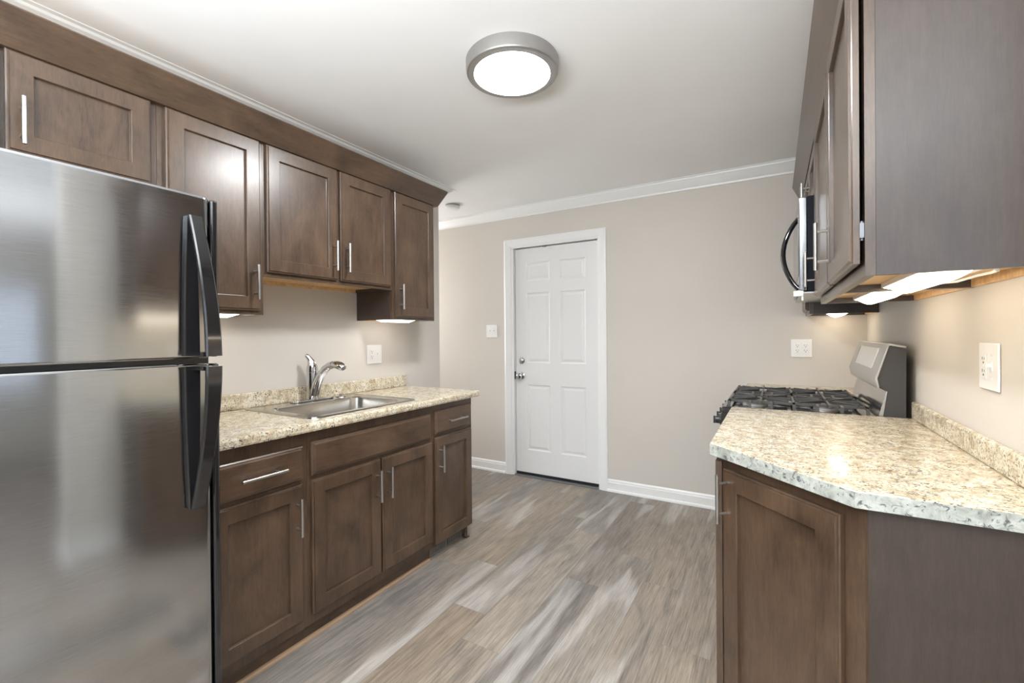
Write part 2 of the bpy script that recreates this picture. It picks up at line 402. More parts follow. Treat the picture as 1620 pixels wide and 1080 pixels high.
# ------------------------------------------------------------------ cabinet parts
def handle_mb(p0, p1, out, r=.0058, inset=.028, stand=.033):
    """bar pull from p0 to p1 standing off along -y"""
    p0, p1 = Vector(p0), Vector(p1); d = (p1 - p0).normalized(); o = Vector((0, -stand, 0))
    m = MB().cyl(p0 + o, p1 + o, r, 14)
    for q in (p0 + d * inset, p1 - d * inset): m.cyl(q + Vector((0, .001, 0)), q + o, r * .78, 10)
    return m
def shaker(w, h, rail=.058, t=.019):
    """door front: eased stepped edge, frame, recessed panel. Front at y = -t, back at y = 0"""
    m = MB()
    def rect(i, y): return [(i, y, i), (w - i, y, i), (w - i, y, h - i), (i, y, h - i)]
    rr = [rect(0, 0), rect(0, -t + .007), rect(.0035, -t + .005), rect(.0065, -t + .005), rect(.0085, -t), rect(rail, -t), rect(rail + .0015, -t + .0015), rect(rail + .0022, -t + .0115), rect(rail + .004, -t + .012)]
    m.ring(rr, False, False)
    k = len(m.v); m.v += rr[-1]; m.f.append((k, k + 1, k + 2, k + 3)); k = len(m.v); m.v += rr[0]; m.f.append((k + 3, k + 2, k + 1, k))
    return m
def slabfront(w, h, t=.019):
    m = MB()
    def rect(i, y): return [(i, y, i), (w - i, y, i), (w - i, y, h - i), (i, y, h - i)]
    rr = [rect(0, 0), rect(0, -t + .009), rect(.004, -t + .006), rect(.009, -t + .005), rect(.012, -t + .001), rect(.014, -t)]
    m.ring(rr, False, False)
    k = len(m.v); m.v += rr[-1]; m.f.append((k, k + 1, k + 2, k + 3)); k = len(m.v); m.v += rr[0]; m.f.append((k + 3, k + 2, k + 1, k))
    return m
HL = .150
def add_door(root, x0, z0, x1, z1, hside=None, hend=None, y=0.0, gap=.0, hl=HL, hin=.030, name='door', hoff=.045):
    w, h = x1 - x0, z1 - z0
    d = obj(name, shaker(w, h), WOOD, root, loc=(x0, -gap, z0))
    if hside:
        hx = hin if hside == 'l' else w - hin
        za = hoff if hend == 'b' else h - hoff - hl
        obj('handle', handle_mb((hx, -.019, za), (hx, -.019, za + hl), None), NICKEL, d)
    return d
def add_drawer(root, x0, z0, x1, z1, handle=True, hl=.17, name='drawer_front'):
    w, h = x1 - x0, z1 - z0
    d = obj(name, slabfront(w, h), WOODH, root, loc=(x0, 0, z0))
    if handle: obj('handle', handle_mb((w / 2 - hl / 2, -.019, h / 2), (w / 2 + hl / 2, -.019, h / 2), None), NICKEL, d)
    return d
def frame_mb(w, z0, z1, stile=.040, rail_t=.040, rail_b=.040, mids=(), mstiles=(), t=.019):
    m = MB().box(0, 0, z0, stile, t, z1).box(w - stile, 0, z0, w, t, z1).box(stile, 0, z1 - rail_t, w - stile, t, z1).box(stile, 0, z0, w - stile, t, z0 + rail_b)
    for z in mids: m.box(stile, 0, z - .030, w - stile, t, z + .030)
    for x in mstiles: m.box(x - .018, .0005, z0 + rail_b, x + .018, t, z1 - rail_t)
    return m
# local frame of every cabinet: x along the front (left to right as faced), front of the face frame at y = 0, doors in front (-y), body behind (+y)

def wall_cabinet(label, loc, rot, w, depth, z0, z1, mst=(), lip=.018):
    r = thing('wall_cabinet', label, 'cabinet', (loc[0], loc[1], z0), rot)
    h = z1 - z0
    obj('face_frame', frame_mb(w, 0, h, mstiles=mst), WOOD, r)
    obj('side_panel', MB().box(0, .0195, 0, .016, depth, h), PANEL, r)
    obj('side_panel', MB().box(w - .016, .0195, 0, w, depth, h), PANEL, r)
    obj('bottom_panel', MB().box(.0165, .0195, lip, w - .0165, depth - .013, lip + .014).box(.0165, depth - .0125, 0, w - .0165, depth - .0005, lip + .06), MAPLE, r)
    obj('back_panel', MB().box(.0165, depth - .0120, lip + .061, w - .0165, depth - .0005, h - .016), MAPLE, r)
    obj('top_panel', MB().box(.0165, .0195, h - .0155, w - .0165, depth, h), MAPLE, r)
    return r
XF = -1.957                                   # upper face frames, left run
UD = XF - XL - .001
R90 = math.pi / 2
def upper(label, y0, y1, z0, mst=()): return wall_cabinet(label, (XF, y0), R90, y1 - y0, UD, z0, 2.150, mst)
TOPD = 2.121
u = upper('short dark maple wall cabinet above the fridge', .0, .764, 1.800, (.3815,))
add_door(u, .020, .020, .376, TOPD - 1.80, 'r', 'b', hl=.14, hoff=.02); add_door(u, .387, .020, .744, TOPD - 1.80, 'l', 'b', hl=.14, hoff=.02)
u = upper('tall narrow dark maple wall cabinet beside the fridge, reflecting the lamp', .765, 1.157, 1.362)
add_door(u, .024, .018, .375, TOPD - 1.362, 'r', 'b')
u = upper('two-door dark maple wall cabinet over the sink', 1.158, 1.932, 1.535, (.394,))
add_door(u, .012, .018, .386, TOPD - 1.535, 'r', 'b', hl=.150); add_door(u, .402, .018, .756, TOPD - 1.535, 'l', 'b', hl=.150)
u = upper('tall narrow dark maple wall cabinet at the doorway end, far from the fridge', 1.933, 2.312, 1.362)
add_door(u, .016, .016, .365, TOPD - 1.362, 'l', 'b')
# wooden crown strip on top of the left run
cp = [(.0, 2.122), (.021, 2.122), (.024, 2.128), (.066, 2.214), (.070, 2.222), (.066, 2.228), (.0, 2.228)]
tag(obj('cabinet_crown', MB().sweep([(XF + .0005, -.6), (XF + .0005, 2.3125), (XL + .001, 2.3125)], cp), WOODY), 'dark wooden crown strip running along the left cabinet tops', 'moulding')

# left base run
XB = -1.663
BD = XB - XL - .001
def base_cabinet(label, y0, y1, toe=.030, zt=.875, zb=.075, name='base_cabinet', mids=(.680,), mst=(), flush=True):
    w = y1 - y0; r = thing(name, label, 'cabinet', (XB, y0, 0), R90)
    obj('face_frame', frame_mb(w, zb, zt, mids=mids, mstiles=mst, rail_t=.070), WOOD, r)
    obj('side_panel', MB().box(0, .0195, zb, .016, BD, zt), PANEL, r)
    obj('side_panel', MB().box(w - .016, .0195, zb, w, BD, zt), PANEL, r)
    obj('floor_panel', MB().box(.0165, .0195, zb, w - .0165, BD - .001, zb + .016).box(.0165, BD - .010, zb + .0165, w - .0165, BD - .001, zt), MAPLE, r)
    if toe is not None: obj('toe_kick', MB().box(0, toe, .001, w, toe + .018, zb - .0005), WOODH, r)
    return r
b = base_cabinet('dark maple base cabinet with drawer and one door beside the fridge', .772, 1.157)
add_drawer(b, .008, .686, .363, .822); add_door(b, .008, .118, .358, .670, 'r', 't')
b = base_cabinet('wide two-door dark maple sink base cabinet with a blank top panel', 1.158, 1.932, mst=(.387,))
add_drawer(b, .014, .690, .756, .830, False, name='false_front'); add_door(b, .014, .118, .387, .672, 'r', 't'); add_door(b, .396, .118, .766, .672, 'l', 't')
b = base_cabinet('narrow dark maple base cabinet with small drawer at the doorway end', 1.933, 2.312, toe=.044)
add_drawer(b, .016, .705, .364, .840); add_door(b, .016, .085, .362, .690, 'l', 't', hl=.15)
obj('leveling_leg', MB().cyl((.340, .022, .004), (.340, .022, .0745), .011, 12).box(.324, .004, .0, .356, .040, .008), WOODH, b)
tag(obj('shoe_moulding', MB().sweep([(XB - .0295, .772), (XB - .0295, 1.932)], [(0, .001), (.014, .001), (.013, .007), (.008, .012), (0, .014)]), WHITEMETAL), 'thin brown shoe strip on the floor along the sink cabinets', 'moulding')
# register in the recess below the end cabinet
vt = thing('air_register', 'small slotted metal air register in the recess under the end base cabinet', 'vent', (XB - .0436, 1.955, .002), R90)
obj('frame', MB().box(0, -.004, 0, .30, -.001, .008).box(0, -.004, .058, .30, -.001, .066).box(0, -.004, .008, .008, -.001, .058).box(.292, -.004, .008, .30, -.001, .058).box(.146, -.004, .008, .154, -.001, .058), RIMNI, vt)
obj('backing', MB().box(.004, -.0009, .004, .296, 0, .062), DARKSLOT, vt)
sl = MB()
for k in range(22):
    x = .014 + k * .0128
    if abs(x - .15) > .007: sl.box(x, -.0035, .0085, x + .005, -.001, .0575)
obj('louvre', sl, RIMNI, vt)

# ------------------------------------------------------------------ left worktop with sink
CT, CB = .914, .8765
def rrect(x0, y0, x1, y1, r, n=5):
    pts = []
    for cx, cy, a0 in ((x1 - r, y0 + r, -90), (x1 - r, y1 - r, 0), (x0 + r, y1 - r, 90), (x0 + r, y0 + r, 180)):
        for k in range(n + 1):
            a = math.radians(a0 + 90 * k / n); pts.append((cx + r * math.cos(a), cy + r * math.sin(a)))
    return pts
wt = thing('countertop', 'long speckled granite-look countertop with sink cut-out beside the fridge', 'countertop', (XL, .768, CB))
S0, S1, S2, S3 = -2.170, 1.220, -1.712, 1.836       # sink hole x0 y0 x1 y1
def wl(mb):  # world mesh -> local to the countertop root
    mb.v = [(x - XL, y - .768, z - CB) for x, y, z in mb.v]; return mb
xf = -1.624
slab = MB()
prof = [(-.012 + .0, CB), (-.003, CB + .002), (0, CB + .010), (0, CT - .010), (-.003, CT - .003), (-.010, CT)]
slab.prism_y([(S2, CB)] + [(xf + a, z) for a, z in prof] + [(S2, CT)], .768, 2.352)
slab.box(XL + .001, .768, CB, S0, 2.352, CT).box(S0, .768, CB, S2, S1, CT).box(S0, S3, CB, S2, 2.352, CT)
obj('slab', wl(slab), GRANITE, wt)
obj('backsplash', wl(MB().box(XL + .001, .768, CT + .0003, XL + .020, 2.346, .990)), GRANITE, wt, .004)

sk = thing('sink', 'drop-in stainless steel kitchen sink in the left countertop', 'sink', (-1.95, 1.528, CT))
def sl_(mb, o=(-1.95, 1.528, CT)):
    mb.v = [(x - o[0], y - o[1], z - o[2]) for x, y, z in mb.v]; return mb
ox0, oy0, ox1, oy1 = -2.226, 1.204, -1.690, 1.852
bx0, by0, bx1, by1 = -2.112, 1.255, -1.735, 1.801
def rr3(x0, y0, x1, y1, r, z): return [(x, y, z) for x, y in rrect(x0, y0, x1, y1, r)]
rim = MB().ring([rr3(ox0, oy0, ox1, oy1, .035, CT + .0005), rr3(ox0 + .002, oy0 + .002, ox1 - .002, oy1 - .002, .034, CT + .006), rr3(ox0 + .012, oy0 + .012, ox1 - .012, oy1 - .012, .030, CT + .007),
                 rr3(ox0 + .018, oy0 + .018, ox1 - .018, oy1 - .018, .030, CT + .004),
                 rr3(bx0, by0, bx1, by1, .060, CT + .003), rr3(bx0 + .006, by0 + .006, bx1 - .006, by1 - .006, .058, CT - .004),
                 rr3(bx0 + .012, by0 + .012, bx1 - .012, by1 - .012, .058, CT - .06), rr3(bx0 + .020, by0 + .020, bx1 - .020, by1 - .020, .058, CT - .145),
                 rr3(bx0 + .032, by0 + .032, bx1 - .032, by1 - .032, .055, CT - .166), rr3(bx0 + .055, by0 + .055, bx1 - .055, by1 - .055, .05, CT - .174)], False, True)
k = len(rim.v); rim.v += rr3(bx0 + .055, by0 + .055, bx1 - .055, by1 - .055, .05, CT - .174); rim.f.append(tuple(range(k, len(rim.v))))
obj('basin', sl_(rim), SINKST, sk)
obj('drain', MB().lathe([(.045, .003), (.042, .0045), (.030, .001), (.001, .0005)], (.03, 0, -.174)), CHROME, sk)

fx, fy = -2.180, 1.557; fz = CT + .0045
fa = thing('faucet', 'chrome single-lever kitchen faucet with pull-out spout at the sink', 'faucet', (fx, fy, fz))
obj('base_plate', MB().prism([(x, y) for x, y in rrect(-.030, -.128, .030, .128, .029)], 0, .008), CHROME, fa, .003)
obj('body', MB().lathe([(.001, .008), (.032, .008), (.032, .014), (.031, .018), (.0305, .06), (.0295, .152), (.001, .152)], seg=36), CHROME, fa)
obj('lever', MB().tube([(0, 0, .1535), (0, 0, .162), (.001, -.001, .178), (.001, -.002, .195), (-.003, -.006, .212), (-.009, -.013, .228), (-.015, -.020, .240), (-.019, -.026, .248)],
                        [.0300, .0305, .0290, .0245, .0180, .0130, .0125, .0080], 24), CHROME, fa)
ua = math.radians(12); dx, dy = math.cos(ua), math.sin(ua)
sp = [(.010, .030), (.020, .066), (.036, .104), (.058, .140), (.084, .169), (.112, .188), (.138, .195)]
obj('spout', MB().tube([(dx * a, dy * a, z) for a, z in sp], [.0270, .0265, .0245, .0220, .0205, .0200, .0205], 24), CHROME, fa)
obj('spray_head', MB().tube([(dx * a, dy * a, z) for a, z in [(.1382, .195), (.146, .1955), (.166, .1945), (.186, .189), (.202, .181), (.208, .177)]], [.0190, .0225, .0250, .0250, .0225, .018], 24, True, (1.05, .85)), CHROME, fa)
st = thing('sink_strainer', 'round dark and chrome sink strainer lying on the sink rim', 'strainer', (-2.118, 1.690, CT + .0068))
obj('cup', MB().lathe([(.001, .0), (.024, .0), (.027, .006), (.040, .009), (.0405, .0112), (.024, .0110), (.001, .0095)], seg=32), CHROME, st)
obj('stopper_knob', MB().lathe([(.005, .0113), (.006, .0125), (.012, .0140), (.010, .0160), (.001, .0165)], seg=20), BLACK, st)

# ------------------------------------------------------------------ refrigerator
fr = thing('refrigerator', 'stainless top-freezer refrigerator with black bowed handles', 'refrigerator', (-1.55, -.028, 0))
fr_o = (-1.55, -.028, 0)
FW = .768
def fl(mb): mb.v = [(x - fr_o[0], y - fr_o[1], z - fr_o[2]) for x, y, z in mb.v]; return mb
FX = -1.482
fy0, fy1 = -.028, .722
obj('cabinet_body', fl(MB().box(XL + .03, fy0 + .006, .02, FX - .068, fy1 + .018, 1.672)), BLACK, fr, .004)
obj('base_grille', fl(MB().box(FX - .06, fy0 + .02, .012, FX - .022, fy1 - .02, .085)), BLACK, fr)
def door_profile(n=14):
    """plan outline of a gently bowed door with rounded sides"""
    pts = [(FX - .062, fy1), (FX - .062, fy0)]
    bow = .010; r = .022
    front = []
    for k in range(6):
        a = math.radians(90 * k / 5); front.append((FX - bow - r + r * math.sin(a), fy0 + r - r * math.cos(a)))
    for k in range(1, n):
        t = k / n; front.append((FX - bow + bow * (1 - (2 * t - 1) ** 2), fy0 + r + (fy1 - fy0 - 2 * r) * t))
    for k in range(6):
        a = math.radians(90 * k / 5); front.append((FX - bow - r + r * math.cos(a), fy1 - r + r * math.sin(a)))
    return pts + front
def fdoor(z0, z1):
    m = MB(); p = door_profile(); cx, cy = FX - .05, (fy0 + fy1) / 2
    def ring(z, k): return [(cx + (x - cx) * (1 - k / .1), cy + (y - cy) * (1 - k / .6), z) for x, y in p]
    m.ring([ring(z0, .004), ring(z0 + .003, .001), ring(z0 + .007, 0), ring(z1 - .007, 0), ring(z1 - .003, .001), ring(z1, .004)], True, True); return fl(m)
dz1 = obj('freezer_door', fdoor(1.203, 1.690), STEEL, fr)
dz2 = obj('fridge_door', fdoor(.090, 1.186), STEEL, fr)
obj('gasket', fl(MB().box(FX - .060, fy0 + .014, 1.1865, FX - .034, fy1 - .012, 1.2025)), BLACK, fr)
obj('edge_strip', fl(MB().box(FX - .060, fy1 + .0005, .092, FX - .012, fy1 + .021, 1.184).box(FX - .060, fy1 + .0005, 1.205, FX - .012, fy1 + .021, 1.688)), BLACKG, fr, .006)
def bow_handle(zs, sgn):
    """blade handle: flush with the door at one end, standing off at the split"""
    z_tip, z_split = zs; m = MB(); n = 18; xd = FX - .002; rings = []
    for k in range(n + 1):
        t = k / n; z = z_tip + (z_split - z_tip) * t
        out = .010 + .052 * math.sin(t * math.pi / 2) ** .9
        yc = .668 + .022 * math.sin(t * math.pi / 2); w = .017 + .005 * t; th = .011
        x1 = xd + out + .010; x0 = x1 - th
        rings.append([(x0, yc - w, z), (x0, yc + w, z), (x1 - .003, yc + w, z), (x1, yc + w - .004, z), (x1, yc - w + .004, z), (x1 - .003, yc - w, z)])
    m.ring(rings, True, True)
    a = zs[1]; s = sgn
    m.box(xd - .006, .662, a, xd + .060, .706, a + s * .012)          # foot at the split
    base = []
    for k in range(n + 1):
        t = k / n; z = z_tip + (z_split - z_tip) * t; w = .010 + .009 * math.sin(t * math.pi / 2)
        base.append([(xd - .006, .662 - w, z), (xd - .006, .662 + w, z), (xd + .007, .662 + w, z), (xd + .007, .662 - w, z)])
    m.ring(base, True, True)
    return fl(m)
obj('handle', bow_handle((1.622, 1.210), 1), BLACKG, dz1); obj('handle', bow_handle((.762, 1.180), -1), BLACKG, dz2)

# ------------------------------------------------------------------ right base run and worktop
PA, PB = (-.183, 1.559), (.148, 1.232)             # the clipped corner of the worktop
TH = -math.atan2(PA[1] - PB[1], PB[0] - PA[0])
dirv = Vector((math.cos(TH), math.sin(TH))); outv = Vector((math.sin(TH), -math.cos(TH)))
fa0 = Vector(PA) - outv * .032 + dirv * .018        # angled face frame, left end
AW = .446
e1 = fa0 + dirv * AW
ang = thing('base_cabinet', 'angled dark maple base cabinet with end panel nearest the camera', 'cabinet', (fa0.x, fa0.y, 0), TH)
obj('face_frame', frame_mb(AW, .075, .875, stile=.050, rail_t=.034), WOOD, ang)
add_door(ang, .022, .110, .400, .842, 'l', 't', gap=.002, hl=.150, hin=.018, hoff=.012)
iv = Matrix.Rotation(-TH, 4, 'Z')
def loc_ang(p): q = iv @ Vector((p[0] - fa0.x, p[1] - fa0.y, 0)); return (q.x, q.y)
ye = 1.262
poly = [loc_ang(p) for p in [(e1.x + .001, ye), (XR - .002, ye), (XR - .002, ye + .016), (e1.x + .004, ye + .016)]]
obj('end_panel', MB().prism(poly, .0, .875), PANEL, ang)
poly = [loc_ang(p) for p in [(fa0.x + .012, fa0.y + .012), (e1.x + .012, ye + .018), (XR - .002, ye + .018), (XR - .002, 1.70), (fa0.x + .012, 1.70)]]
obj('carcass', MB().prism(poly, .075, .874), MAPLE, ang)
poly = [loc_ang(p) for p in [(fa0.x + .06, fa0.y + .05), (e1.x + .05, ye + .019), (e1.x + .10, ye + .019), (fa0.x + .06, fa0.y + .12)]]
obj('toe_kick', MB().prism(poly, .001, .074), WOODH, ang)
RXF = -.150
RD = XR - RXF - .002
R270 = -math.pi / 2
def right_base(label, y_near, y_far, split):
    w = y_far - y_near; r = thing('base_cabinet', label, 'cabinet', (RXF, y_far, 0), R270)
    obj('face_frame', frame_mb(w, .075, .875, mids=(.680,), rail_t=.03), WOOD, r)
    obj('carcass', MB().box(0.001, .0195, .075, w - .001, RD, .874), MAPLE, r)
    obj('toe_kick', MB().box(0, .06, .001, w, .08, .0745), WOODH, r)
    add_door(r, .012, .100, w - .004, .842, 'l' if split else 'r', 't')
    return r
rb = right_base('dark maple base cabinet seen edge-on between the angled door and the range', 1.702, 2.372, True)
obj('filler', MB().box(2.372 - 1.702 - .0, -.019, .09, 2.372 - 1.572, .0, .855), WOOD, rb)
right_base('dark maple base cabinet past the range in the back corner', 3.142, YB - .002, False)

ctr = thing('countertop', 'clipped-corner granite-look countertop in front of the range', 'countertop', (XR, 1.232, CB))
def cl(mb, o): mb.v = [(x - o[0], y - o[1], z - o[2]) for x, y, z in mb.v]; return mb
poly = [PA, PB, (XR - .001, 1.232), (XR - .001, 2.372), (-.183, 2.372)]
obj('slab', cl(MB().prism(poly, CB, CT), (XR, 1.232, CB)), GRANITE, ctr, .002)
ed = MB()
def edge_strip(p, q, t=.0012):
    d = (Vector(q) - Vector(p)).normalized(); n = Vector((d.y, -d.x)) * t
    ed.prism([p, (p[0] + n.x, p[1] + n.y), (q[0] + n.x, q[1] + n.y), q], CB + .0005, CT - .0022)
edge_strip(PA, PB); edge_strip(PB, (XR - .001, 1.232))
obj('edge_band', cl(ed, (XR, 1.232, CB)), EDGING, ctr)['label'] = 'mottled edge strip with cool shade in its colour'
obj('backsplash', cl(MB().box(XR - .020, 1.232, CT + .0003, XR - .001, 2.372, .982), (XR, 1.232, CB)), GRANITE, ctr, .006, 3)
ctf = thing('countertop', 'small granite-look countertop past the range in the corner', 'countertop', (XR, 3.140, CB))
obj('slab', cl(MB().box(-.170, 3.140, CB, XR - .001, YB - .001, CT), (XR, 3.140, CB)), GRANITE, ctf, .002)

# ------------------------------------------------------------------ gas range
RY0, RY1 = 2.376, 3.136
rg = thing('gas_range', 'black and stainless gas range with a sloping silver backguard', 'range', (-.21, RY0, 0))
ro = (-.21, RY0, 0)
def rl(mb): return cl(mb, ro)
obj('body', rl(MB().box(-.195, RY0 + .002, .03, .455, RY1 - .002, .880)), PEBBLE, rg)
obj('cooktop', rl(MB().box(-.225, RY0, .8805, .392, RY1, .906).box(-.225, RY0, .906, -.205, RY1, .912).box(-.205, RY0, .906, .36, RY0 + .014, .912).box(-.205, RY1 - .014, .906, .36, RY1, .912)), BLACKG, rg, .003)
obj('control_panel', rl(MB().prism_y([(-.196, .765), (-.196, .880), (-.228, .880), (-.236, .775), (-.232, .765)], RY0 + .004, RY1 - .004)), BLACKG, rg)
for k in range(5):
    y = RY0 + .085 + k * (RY1 - RY0 - .17) / 4
    obj('knob', rl(MB().lathe([(.001, -.232), (.024, -.234), (.024, -.240), (.019, -.244), (.0175, -.262), (.001, -.264)], (0, y, .832), 'x', 24).box(-.272, y - .005, .814, -.2635, y + .005, .850)), BLACK, rg)
od = obj('oven_door', rl(MB().box(-.228, RY0 + .006, .225, -.197, RY1 - .006, .758)), STEEL, rg, .004)
obj('handle', rl(MB().tube([(-.229, RY0 + .05, .715), (-.262, RY0 + .055, .715), (-.272, RY0 + .08, .715), (-.272, RY1 - .08, .715), (-.262, RY1 - .055, .715), (-.229, RY1 - .05, .715)], .012, 14)), STEEL, od)
obj('oven_glass', rl(MB().box(-.2295, RY0 + .13, .34, -.2283, RY1 - .13, .62)), BLACKG, od)
obj('storage_drawer', rl(MB().box(-.226, RY0 + .006, .05, -.197, RY1 - .006, .215)), STEEL, rg, .004)
# burners and grates
for bx, by, br in ((-.09, RY0 + .17, .045), (.20, RY0 + .17, .038), (.055, (RY0 + RY1) / 2, .050), (-.09, RY1 - .17, .045), (.20, RY1 - .17, .038)):
    bb = obj('burner', rl(MB().lathe([(br + .012, .9065), (br + .010, .914), (br, .917), (br - .004, .9205), (.001, .9205)], (bx, by, 0), seg=28)), RIMNI, rg)
    obj('burner_cap', rl(MB().lathe([(br - .002, .9207), (br - .001, .927), (br - .006, .931), (.001, .932)], (bx, by, 0), seg=28)), IRON, bb)
def grate(y0, y1):
    m = MB(); x0, x1 = -.195, .335; z0, z1 = .930, .941; t = .0048
    def bar(ax, ay, bx, by, za=z0, zb=z1, w=t):
        d = Vector((bx - ax, by - ay)).normalized() * w; n = Vector((-d.y, d.x))
        m.prism([(ax - n.x, ay - n.y), (bx - n.x, by - n.y), (bx + n.x, by + n.y), (ax + n.x, ay + n.y)], za, zb)
    bar(x0, y0 + .055, x1, y0 + .055); bar(x0, y1 - .055, x1, y1 - .055); bar(x0, y0, x0, y1); bar(x1, y0, x1, y1)
    ym = (y0 + y1) / 2; xm = (x0 + x1) / 2
    bar(xm, y0, xm, y1)
    nx = 6
    for k in range(nx + 1):
        x = x0 + (x1 - x0) * k / nx
        for yy in (y0, y1): m.box(x - .006, yy - .006, .907, x + .006, yy + .006, z1 - .001); bar(x, yy, x, yy + (.055 if yy == y0 else -.055), z0, z1, .0055)
    for cx in (x0 + (x1 - x0) * .25, x0 + (x1 - x0) * .75):
        for ex, ey in ((cx, y0), (cx, y1), (cx - .125, ym), (cx + .125, ym), (cx - .11, y0 + .055), (cx + .11, y0 + .055), (cx - .11, y1 - .055), (cx + .11, y1 - .055)):
            d = Vector((cx - ex, ym - ey)); L = d.length; d.normalize(); q = Vector((ex, ey)) + d * (L - .034)
            bar(ex, ey, q.x, q.y, z0 + .002, z1 + .005, .0045)
    bar(x0, ym, x0 + .03, ym)
    return rl(m)
w3 = (RY1 - RY0 - .04) / 2
obj('grate', grate(RY0 + .016, RY0 + .016 + w3), IRON, rg); obj('grate', grate(RY1 - .016 - w3, RY1 - .016), IRON, rg)
# backguard: profile in (x, z)
core = [(.382, .906), (.456, .906), (.458, 1.196), (.404, 1.206), (.366, 1.070), (.372, 1.034), (.396, 1.018)]
bg = obj('backguard', rl(MB().prism_y(core, RY0 + .006, RY1 - .006)), PEBBLE, rg)
face = [(.400, 1.216), (.356, 1.070), (.364, 1.028), (.372, 1.031), (.3655, 1.070), (.4045, 1.2065), (.458, 1.1965), (.458, 1.206), (.408, 1.2175)]
obj('console_shell', rl(MB().prism_y(face, RY0, RY1)), SILVER, bg, .003)
low = [(.372, .907), (.392, 1.018), (.3945, 1.018), (.3815, .907)]
obj('splash_panel', rl(MB().prism_y([(.366, .9065), (.3935, 1.0175), (.3965, 1.0175), (.382, .9065)], RY0 + .004, RY1 - .004)), STEEL, bg)
fd = Vector((.400 - .356, 1.216 - 1.070)); fl_ = fd.length; fd.normalize(); fn = Vector((-fd.y, fd.x))
def on_face(s0, s1, y0, y1, d0, d1):
    p = [Vector((.356, 1.070)) + fd * s + fn * d for s, d in ((s0, d0), (s1, d0), (s1, d1), (s0, d1))]
    return rl(MB().prism_y([(q.x, q.y) for q in p], y0, y1))
obj('display_panel', on_face(.035, .128, RY0 + .14, RY1 - .16, .0002, .0030), GLASSY, bg)
obj('display_window', on_face(.040, .125, RY1 - .159, RY1 - .153, .0002, .0035), BLACK, bg)
obj('vent_slots', rl(MB().prism_y([(.3845, .955), (.3895, .975), (.3865, .9755), (.3815, .9555)], RY0 + .05, RY0 + .30)), BLACK, bg)

# ------------------------------------------------------------------ right wall cabinets, microwave
RUX = .171                                        # face frame plane
RUD = XR - RUX - .001
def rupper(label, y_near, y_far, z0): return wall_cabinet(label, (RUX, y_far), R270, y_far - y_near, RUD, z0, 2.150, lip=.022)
n1 = rupper('large dark maple wall cabinet at the near end of the right wall', 1.249, 1.766, 1.388)
w = 1.766 - 1.249
dn = add_door(n1, .020, .028, w - .008, TOPD - 1.388, 'l', 'b', gap=.008, hin=.024)
obj('hinge', MB().box(w - .022, -.0085, .085, w - .004, -.0005, .118).cyl((w - .013, -.004, .080), (w - .013, -.004, .123), .0035, 10), RUBBER, n1)
n2 = rupper('second dark maple wall cabinet from the camera, next to the microwave', 1.767, 2.372, 1.388)
w = 2.372 - 1.767
add_door(n2, .030, .028, w - .020, TOPD - 1.388, 'l', 'b', gap=.006, hin=.028)
n3 = rupper('short dark maple wall cabinet above the microwave', 2.3735, 3.137, 1.872)
w = 3.137 - 2.3735
add_door(n3, .012, .012, w / 2 - .004, TOPD - 1.872, 'r', 'b', hl=.12, hoff=.02); add_door(n3, w / 2 + .004, .012, w - .012, TOPD - 1.872, 'l', 'b', hl=.12, hoff=.02)
n4 = rupper('narrow dark maple wall cabinet in the back corner past the microwave', 3.138, YB - .003, 1.372)
w = YB - .003 - 3.138
add_door(n4, .012, .020, w - .012, TOPD - 1.372, 'r', 'b')
tag(obj('cabinet_crown', MB().sweep([(RUX - .0005, YB - .001), (RUX - .0005, 1.2485), (XR - .001, 1.2485)], cp), WOODY), 'dark wooden crown strip along the right cabinet tops', 'moulding')

mw = thing('microwave', 'over-the-range microwave with a curved black handle under the short cabinet', 'microwave', (.12, 2.376, 1.44))
mo = (.12, 2.376, 1.44)
obj('case', cl(MB().box(.124, 2.376, 1.445, XR - .002, 3.134, 1.868), mo), NAVY, mw, .003)
md = obj('door', cl(MB().box(.092, 2.378, 1.452, .1235, 2.930, 1.866), mo), STEEL, mw, .004)
obj('door_glass', cl(MB().box(.0905, 2.43, 1.52, .0918, 2.84, 1.80), mo), BLACKG, md)
hp = []
for k in range(15):
    t = k / 14; hp.append((.094 - .062 * math.sin(math.pi * t) ** .8, 2.452, 1.462 + .325 * t))
obj('handle', cl(MB().tube(hp, .0135, 12, True, (1.25, .8)), mo), BLACKG, md)
obj('control_panel', cl(MB().box(.094, 2.934, 1.452, .1235, 3.132, 1.866), mo), BLACKG, mw, .003)
obj('vent_grille', cl(MB().box(.100, 2.380, 1.4385, .30, 3.130, 1.4448), mo), SILVER, mw)
obj('corner_guard', cl(MB().box(.070, 2.362, 1.425, .108, 2.3755, 1.450).box(.100, 2.362, 1.405, .108, 2.3755, 1.4245), mo), CLEAR, mw, .002)

# under-cabinet lamps: housing, lit diffuser, cord
def strip_light(label, x0, x1, y0, y1, zt):
    t = thing('under_cabinet_light', label, 'light', ((x0 + x1) / 2, (y0 + y1) / 2, zt), 0, None)
    o = ((x0 + x1) / 2, (y0 + y1) / 2, zt)
    obj('housing', cl(MB().box(x0, y0, zt - .014, x1, y1, zt).box(x1 - .018, y0 - .035, zt - .012, x1 + .004, y1 + .01, zt - .001), o), PLASTIC, t)
    rings = []
    n = 10
    for k in range(n + 1):
        yy = y0 + .006 + (y1 - y0 - .012) * k / n; e = min(1, min(k, n - k) / 1.0) if 0 < k < n else .35
        rings.append([(x0 + .004 + (x1 - .022 - x0) * q / 8, yy, zt - .0145 - .022 * e * math.sin(math.pi * q / 8)) for q in range(9)] + [(x1 - .018, yy, zt - .0142), (x0 + .004, yy, zt - .0142)])
    obj('diffuser', cl(MB().ring(rings, True, True), o), STRIP, t)
    return t, o
